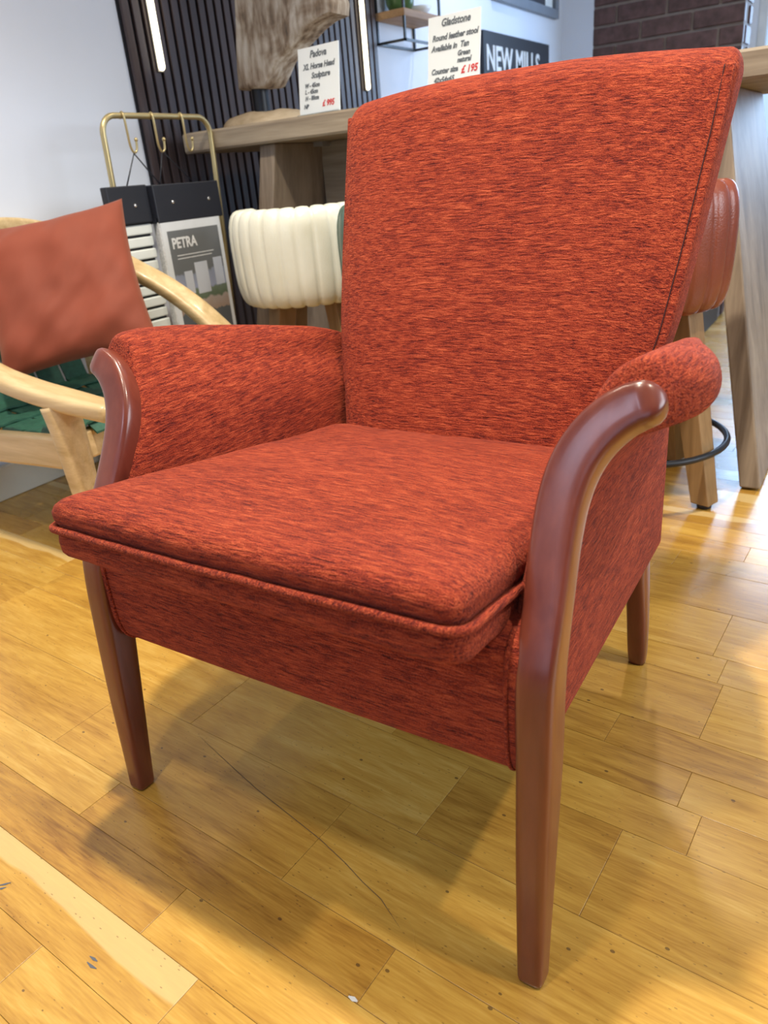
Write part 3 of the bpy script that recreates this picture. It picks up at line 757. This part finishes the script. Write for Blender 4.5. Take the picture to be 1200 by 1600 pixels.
o = tag(link('green_vase', [(x+XW+0.078, y+2.925, z+1.402) for x, y, z in V], F, mat_plain('green_glaze', (0.07, 0.15, 0.05), 0.3), None, origin=(XW+0.078, 2.925, 1.402)), 'rounded green glazed vase on the small wall shelf', 'vase')
V, F = lathe([(0.02, 0), (0.032, 0.004), (0.052, 0.022), (0.060, 0.035), (0.056, 0.035), (0.045, 0.022), (0.02, 0.010)], 28)
tag(link('white_bowl', [(x+XW+0.080, y+3.085, z+1.402) for x, y, z in V], F, mat_plain('white_glaze', (0.8, 0.82, 0.84), 0.25), None, origin=(XW+0.08, 3.085, 1.402)), 'shallow white bowl on the small wall shelf', 'bowl')
# NEW MILLS sign
sign = tag(empty('station_sign', (XW, 4.42, 1.17)), 'black wall sign with white capital letters reading NEW MILLS', 'sign')
sb = boxobj('board', (XW+0.001, XW+0.025, 3.90, 4.90, 1.17, 1.432), M_black, sign, 0.004)
Mw = mat_plain('sign_white', (0.72, 0.74, 0.76), 0.5)
MT = Matrix.Translation((0.026, -0.49, 0.075)) @ Matrix.Rotation(PI/2, 4, 'Z') @ Matrix.Rotation(PI/2, 4, 'X')
nm = text_part('lettering', 'NEW MILLS', 0.172, Mw, sb, MT, extrude=0.002, offset=0.0035)
ys = [v_.co.y for v_ in nm.data.vertices]
nm.data.transform(Matrix.Translation((0, -0.485, 0)) @ Matrix.Scale(0.79/(max(ys)-min(ys)), 4, (0, 1, 0)) @ Matrix.Translation((0, -min(ys), 0)))
# framed picture above it
pic = tag(empty('framed_picture', (XW, 4.55, 1.59)), 'dark picture in a grey frame with white label, high on the wall', 'picture')
Mg = mat_plain('grey_frame', (0.20, 0.23, 0.28), 0.5)
boxobj('frame_rail', (XW+0.001, XW+0.035, 4.06, 5.05, 1.585, 1.635), Mg, pic, 0.003); boxobj('frame_rail', (XW+0.001, XW+0.035, 4.06, 5.05, 2.15, 2.20), Mg, pic, 0.003)
for y in (4.06, 5.0): boxobj('frame_stile', (XW+0.001, XW+0.035, y, y+0.05, 1.635, 2.15), Mg, pic, 0.003)
boxobj('print', (XW+0.001, XW+0.012, 4.11, 5.0, 1.635, 2.15), mat_plain('dark_print', (0.02, 0.025, 0.04), 0.25), pic)
boxobj('label', (XW+0.0122, XW+0.0135, 4.86, 4.985, 1.64, 1.76), M_white, pic)

# ================================================================== BRASS RACK WITH SAMPLE BOOKS
RX = -1.30
rack = tag(empty('brass_rack', (RX, 1.21, 0)), 'brass hoop display rack with three hooks in front of the slat panel', 'display rack')
def arc(cy, cz, r, a0, a1, n=6): return [(RX, cy+r*math.cos(math.radians(a0+(a1-a0)*i/n)), cz+r*math.sin(math.radians(a0+(a1-a0)*i/n))) for i in range(n+1)]
path = [(RX, 0.985, 0.012), (RX, 1.014, 0.85)]+arc(1.062, 0.912, 0.046, 178, 90)+arc(1.372, 0.912, 0.046, 90, 2)+[(RX, 1.416, 0.85), (RX, 1.372, 0.012)]
tube('hoop', path, 0.0078, M_brass, rack, nseg=12, n0=(1, 0, 0))
for y in (0.985, 1.372): tube('foot_bar', [(RX-0.20, y, 0.008), (RX+0.04, y, 0.008)], 0.0078, M_brass, rack, nseg=12, n0=(0, 0, 1))
def hook(y):
    pts = [(RX, y-0.004, 0.950), (RX+0.003, y+0.002, 0.966), (RX+0.012, y, 0.955), (RX+0.010, y+0.003, 0.92), (RX+0.006, y+0.008, 0.885), (RX+0.004, y+0.018, 0.868), (RX+0.006, y+0.028, 0.874), (RX+0.008, y+0.030, 0.896)]
    h = tube('hook', pts, 0.0032, M_brass, rack, nseg=8, n=5, n0=(0, 1, 0))
    V, F = lathe([(0.001, -0.0055), (0.004, -0.004), (0.0055, 0), (0.004, 0.004), (0.001, 0.0055)], 10, (RX+0.008, y+0.030, 0.899)); link('knob', V, F, M_brass, h)
for y in (1.086, 1.188, 1.299): hook(y)
M_page = mat_plain('page_edges', (0.62, 0.63, 0.64), 0.7, nscale=200, var=0.25)
M_rivet = mat_plain('rivet_chrome', (0.75, 0.76, 0.78), 0.2, metal=0.9)
def rivet(x, y, z, par):
    V, F = lathe([(0.0055, 0), (0.005, 0.002), (0.0025, 0.0032)], 12); V = [(x+c_, y+a, z+b_) for a, b_, c_ in V]
    link('rivet', V, F, M_rivet, par)
# front book (PETRA cover)
book = tag(empty('sample_book', (-1.252, 1.228, 0.34)), 'hanging sample book with black header and PETRA photo cover', 'sample book', 'sample books on the brass rack')
for i in range(5):
    x1 = -1.250-0.008*i
    boxobj('page', (x1-0.006, x1, 1.100+0.0035*i, 1.345, 0.345+0.003*i, 0.70), M_page, book, 0.001)
boxobj('header', (-1.296, -1.247, 1.100, 1.360, 0.683, 0.783), M_black, book, 0.003)
for y in (1.165, 1.310): rivet(-1.247, y, 0.735, book)
cover = boxobj('cover', (-1.2498, -1.2480, 1.103, 1.342, 0.347, 0.684), mat_plain('cover_white', (0.66, 0.69, 0.72), 0.3), book)
mt, nt, p = new_mat('cover_print'); M_print = mt
tc = nd(nt, 'ShaderNodeTexCoord'); sp = nd(nt, 'ShaderNodeSeparateXYZ'); nt.links.new(tc.outputs['Generated'], sp.inputs[0])
gz = nd(nt, 'ShaderNodeTexNoise', i_Scale=9.0, i_Detail=3.0); nt.links.new(tc.outputs['Generated'], gz.inputs['Vector'])
zz = math2(nt, 'ADD', sp.outputs[2], math2(nt, 'MULTIPLY', math2(nt, 'SUBTRACT', gz.outputs[0], 0.5), 0.10))
r = ramp(nt, zz, [(0.0, (0.10, 0.11, 0.12)), (0.225, (0.10, 0.11, 0.12)), (0.235, (0.33, 0.24, 0.19)), (0.34, (0.37, 0.31, 0.28)), (0.36, (0.10, 0.14, 0.09)), (0.44, (0.15, 0.19, 0.14)), (0.46, (0.30, 0.34, 0.48)), (0.60, (0.25, 0.28, 0.36)), (0.62, (0.135, 0.145, 0.155)), (1.0, (0.15, 0.16, 0.17))])
nt.links.new(r.outputs[0], p.inputs['Base Color']); p.inputs['Roughness'].default_value = 0.25
pr = boxobj('cover_photo', (-1.2479, -1.2474, 1.122, 1.328, 0.352, 0.660), M_print, cover)
Mw2 = mat_plain('cover_lettering', (0.70, 0.72, 0.74), 0.5)
def face_text(body, size, y, z, par, sx=1.0, off=0.0):
    q = par; loc = Vector((0, 0, 0))
    while q is not None: loc += q.location; q = q.parent
    M = Matrix.Translation(Vector((-1.2470, y, z))-loc) @ Matrix.Rotation(PI/2, 4, 'Z') @ Matrix.Rotation(PI/2, 4, 'X')
    text_part('lettering', body, size, Mw2, par, M, extrude=0.0002, sx=sx, offset=off)
face_text('PETRA', 0.040, 1.133, 0.612, cover, 0.85, 0.0012)
for z, w_ in ((0.590, 0.15), (0.581, 0.14)): boxobj('caption_line', (-1.2474, -1.2471, 1.145, 1.145+w_, z, z+0.0022), Mw2, cover)
Mlav = mat_plain('printed_fabric', (0.50, 0.54, 0.62), 0.4)
boxobj('printed_panel', (-1.2474, -1.2472, 1.205, 1.258, 0.475, 0.565), Mlav, cover); boxobj('printed_panel', (-1.2474, -1.2472, 1.160, 1.192, 0.480, 0.545), Mlav, cover); boxobj('printed_panel', (-1.2474, -1.2472, 1.285, 1.322, 0.490, 0.570), Mlav, cover)
# rear book with white swatches
book2 = tag(empty('sample_book', (-1.28, 1.03, 0.33)), 'hanging sample board with black header and rows of white swatches', 'sample book', 'sample books on the brass rack')
boxobj('backing_board', (-1.291, -1.287, 0.975, 1.096, 0.33, 0.75), M_black, book2)
boxobj('header', (-1.291, -1.266, 0.958, 1.097, 0.690, 0.786), M_black, book2, 0.003)
rivet(-1.266, 1.045, 0.735, book2)
Msw = [mat_plain('swatch_white', (0.68, 0.72, 0.70), 0.6), mat_plain('swatch_grey', (0.50, 0.55, 0.52), 0.6)]
for i in range(11):
    z = 0.335+i*0.0325
    boxobj('swatch', (-1.2868, -1.272-0.003*(i % 2), 0.980, 1.094, z, z+0.0255), Msw[(i*i//2) % 2], book2, 0.003)
# cords from the hooks
tag(tube('hanging_cord', [(-1.278, 1.040, 0.7855), (RX+0.005, 1.102, 0.8655), (-1.272, 1.155, 0.7825)], 0.0022, M_black, None, nseg=6, origin=(-1.31, 1.1, 0.78)), 'thin black cord hanging from the first hook of the brass rack', 'cord', 'hanging cords')
tag(tube('hanging_cord', [(-1.285, 1.165, 0.781), (RX+0.005, 1.206, 0.870), (-1.285, 1.30, 0.781)], 0.0018, M_black, None, nseg=6, origin=(-1.29, 1.2, 0.78)), 'thin black cord hanging from the middle hook of the brass rack', 'cord', 'hanging cords')

# ================================================================== LOUNGE CHAIR WITH GREEN WEBBING
LC = Vector((-1.13, 0.70, 0.0)); LR = 0.0
lounge = tag(empty('lounge_chair', LC, LR), 'low blonde wood lounge chair with green woven webbing and curved arms', 'lounge chair')
M_web = mat_plain('green_webbing', (0.022, 0.095, 0.060), 0.6, nscale=90, var=0.2, bmp=0.3)
M_webd = mat_plain('stitching_pale', (0.35, 0.40, 0.28), 0.7)
def ly(s): return s*0.25
for s in (-1, 1):
    # arm: local x forward (+x), from low front to the high back
    if s < 0: A = [(0.362, -0.25, 0.368), (0.24, -0.25, 0.380), (0.10, -0.25, 0.398), (-0.02, -0.25, 0.425), (-0.14, -0.25, 0.475), (-0.26, -0.25, 0.545), (-0.33, -0.245, 0.60)]
    else: A = [(0.27, 0.285, 0.330), (0.205, 0.315, 0.350), (0.148, 0.320, 0.393), (0.079, 0.300, 0.466), (0.007, 0.270, 0.531), (-0.057, 0.235, 0.580), (-0.16, 0.222, 0.635)]
    wdt = [0.026, 0.034, 0.034, 0.032, 0.030, 0.028, 0.024]
    P = catmull([(x, y, z, w_, 0.0185) for (x, y, z), w_ in zip(A, wdt)], 6)
    V, F = sweep(P, n0=(0, 1, 0), nseg=20, power=4.0); link('arm', V, F, M_blonde, lounge, shift=False)
    # legs
    P = catmull([(0.20, ly(s), 0.0, 0.020, 0.020), (0.205, ly(s), 0.15, 0.027, 0.026), (0.20, ly(s), 0.30, 0.034, 0.030), (0.19, ly(s), 0.372, 0.037, 0.033)], 5)
    V, F = sweep(P, n0=(0, 1, 0), nseg=20, power=2.6); link('front_leg', V, F, M_blonde, lounge, shift=False)
    P = catmull([(-0.345, ly(s)*0.93, 0.0, 0.018, 0.02), (-0.315, ly(s)*0.93, 0.20, 0.022, 0.026), (-0.325, ly(s)*0.93, 0.45, 0.022, 0.024), (-0.375, ly(s)*0.96, 0.70, 0.016, 0.016)], 6)
    V, F = sweep(P, n0=(0, 1, 0), nseg=16, power=3); link('back_post', V, F, M_blonde, lounge, shift=False)
    hexa('side_rail', [(-0.32, ly(s)-0.014, 0.20), (0.20, ly(s)-0.014, 0.225), (0.20, ly(s)+0.014, 0.225), (-0.32, ly(s)+0.014, 0.20), (-0.32, ly(s)-0.014, 0.275), (0.20, ly(s)-0.014, 0.302), (0.20, ly(s)+0.014, 0.302), (-0.32, ly(s)+0.014, 0.275)], M_blonde, lounge, 0.008, shift=False)
V, F = sweep(catmull([(-0.378, -0.25, 0.700, 0.014, 0.018), (-0.395, -0.15, 0.722, 0.014, 0.019), (-0.395, 0.12, 0.718, 0.014, 0.019), (-0.378, 0.25, 0.690, 0.014, 0.018)], 6), n0=(1, 0, 0), nseg=14, power=3.5); link('top_rail', V, F, M_blonde, lounge, shift=False)
boxobj('front_rail', (0.165, 0.195, -0.24, 0.24, 0.235, 0.300), M_blonde, lounge, 0.006, shift=False)
boxobj('rear_rail', (-0.33, -0.30, -0.23, 0.23, 0.215, 0.275), M_blonde, lounge, 0.006, shift=False)
# seat straps: front-to-back and side-to-side
def strap(pts, half, thick, vertical=False):
    rows = []
    for i, q in enumerate(pts):
        rows.append(q)
    return rows
def seat_z(x): return 0.330-0.055*math.sin(max(0, min(1, (0.20-x)/0.50))*PI)*0.8-0.06*(0.20-x)
NSs = 5
for i in range(NSs):
    y0 = -0.198+i*0.0786; rows = []
    for j in range(15):
        x = 0.215-0.53*j/14; z = seat_z(x)+0.0035*math.sin(PI*(j+i)*0.9)
        if j == 0: z -= 0.035
        rows.append([(x, y0+0.004, z), (x, y0+0.074, z), (x, y0+0.074, z-0.005), (x, y0+0.004, z-0.005)])
    V, F = grid_mesh(rows, closed_u=True, cap=True); autosmooth(link('seat_strap', V, F, M_web, lounge, shift=False), 50)
for i in range(6):
    x0 = 0.20-i*0.085; rows = []
    for j in range(13):
        y = -0.243+0.486*j/12; z = seat_z(x0-0.04)+0.005-0.006*math.sin(PI*j/12)+0.002*math.cos(PI*(j+i))
        if j in (0, 12): z -= 0.045
        rows.append([(x0, y, z), (x0, y, z-0.005), (x0-0.078, y, z-0.007), (x0-0.078, y, z-0.002), (x0-0.04, y, z+0.003)])
    V, F = grid_mesh(rows, closed_u=True, cap=True); sc_ = autosmooth(link('cross_strap', V, F, M_web, lounge, shift=False), 50)
# back straps
for i in range(5):
    y0 = -0.198+i*0.0786; rows = []
    for j in range(11):
        t = j/10; z = 0.29+0.43*t; x = -0.305-0.085*t-0.02*math.sin(PI*t)
        rows.append([(x, y0+0.004, z), (x, y0+0.074, z), (x-0.005, y0+0.074, z), (x-0.005, y0+0.004, z)])
    V, F = grid_mesh(rows, closed_u=True, cap=True); autosmooth(link('back_strap', V, F, M_web, lounge, shift=False), 50)

# rust cushion propped on it
M_velvet = mat_plain('rust_velvet', (0.23, 0.043, 0.017), 0.75, nscale=7, var=0.12, bmp=0.05)
M_velvet.node_tree.nodes['Principled BSDF'].inputs['Sheen Weight'].default_value = 0.2
M_velvet.node_tree.nodes['Principled BSDF'].inputs['Sheen Tint'].default_value = (1, 0.6, 0.45, 1)
def scatter_cushion(C, ux, uy, un, half, thick):
    N = 40; rows = []; V = []; F = []
    def pt(a, b, side):
        # pincushion outline: edges pulled in between the corners
        pa = a*half*(1-0.075*(1-b*b)); pb = b*half*(1-0.075*(1-a*a))
        h = thick*((1-a**4)*(1-b**4))**0.55
        wr = 0.014*mnoise.noise(Vector((a*2.4+3, b*2.4, side)))+0.006*mnoise.noise(Vector((a*5-b*4, b*2, side+4)))+0.007*math.sin(9*(a*0.6-b)+2*mnoise.noise(Vector((a*1.5, b*1.5, 5))))*max(0, -b)*max(0, 1-abs(a))**0.5
        edge = min(1, 6*(1-max(abs(a), abs(b))))
        return C+ux*pa+uy*pb+un*(side*(h+wr*edge))
    for side in (1, -1):
        s0 = len(V)
        for j in range(N+1):
            for i in range(N+1): V.append(pt(-1+2*i/N, -1+2*j/N, side))
        for j in range(N):
            for i in range(N):
                q = (s0+j*(N+1)+i, s0+j*(N+1)+i+1, s0+(j+1)*(N+1)+i+1, s0+(j+1)*(N+1)+i); F.append(q if side > 0 else q[::-1])
    return V, F
TL, TR, BR, BL = Vector((-1.42, 0.70, 0.735)), Vector((-1.165, 0.90, 0.742)), Vector((-1.05, 0.815, 0.445)), Vector((-1.27, 0.565, 0.375))
C = (TL+TR+BR+BL)/4; ux = ((TR-TL)+(BR-BL)).normalized(); uy = ((TL-BL)+(TR-BR)); uy = (uy-ux*uy.dot(ux)).normalized(); un = ux.cross(uy)
V, F = scatter_cushion(C+Vector((0.0, -0.012, -0.012)), ux, uy, un, 0.194, 0.055)
o = tag(link('scatter_cushion', V, F, M_velvet, None, origin=(C.x, C.y, 0.37)), 'square rust brown velvet cushion propped on the green webbed lounge chair', 'cushion')
md = o.modifiers.new('weld', 'WELD'); md.merge_threshold = 0.0005

# ================================================================== FAR RIGHT: low black cabinet and a leafy plant
cab = tag(empty('black_cabinet', (-0.42, 3.2, 0)), 'low black cabinet standing against the brick pillar', 'cabinet')
boxobj('carcass', (-0.75, -0.130, 2.99, 3.395, 0.0, 0.44), M_black, cab, 0.004)
for x0, x1 in ((-0.745, -0.452), (-0.446, -0.135)):
    d = boxobj('door', (x0, x1, 2.972, 2.989, 0.03, 0.43), M_black, cab, 0.003)
    boxobj('handle', ((x0+x1)/2-0.04, (x0+x1)/2+0.04, 2.964, 2.9715, 0.36, 0.37), M_blackm, d)
plant = tag(empty('potted_plant', (-0.02, 4.15, 0)), 'leafy green plant in a dark pot near the bright window', 'plant')
V, F = lathe([(0.12, 0), (0.13, 0.005), (0.17, 0.34), (0.165, 0.345), (0.15, 0.31)], 32, (-0.02, 4.15, 0)); link('pot', V, F, M_blackm, plant)
M_leaf = mat_plain('leaf_green', (0.03, 0.20, 0.05), 0.4, nscale=20, var=0.3)
rl = random.Random(4)
for i in range(34):
    a = rl.uniform(0, 2*PI); lean = rl.uniform(0.15, 0.9); L = rl.uniform(0.30, 0.56); base = Vector((-0.02, 4.15, 0.33)); rows = []
    w0 = rl.uniform(0.03, 0.055)
    for j in range(7):
        t = j/6; ang = lean*(0.3+t*0.9); r_ = L*t*math.sin(ang); z = 0.30*rl.uniform(0.98, 1.0)+L*t*math.cos(ang)*1.05
        c_ = base+Vector((math.cos(a)*r_, math.sin(a)*r_, z-0.30)); ww = w0*math.sin(PI*min(1, 0.06+t*0.94))**0.7+0.002
        tx = Vector((-math.sin(a), math.cos(a), 0))
        rows.append([c_-tx*ww, c_+Vector((0, 0, -0.006)), c_+tx*ww])
    V, F = grid_mesh(rows); link('leaf', V, F, M_leaf, plant)
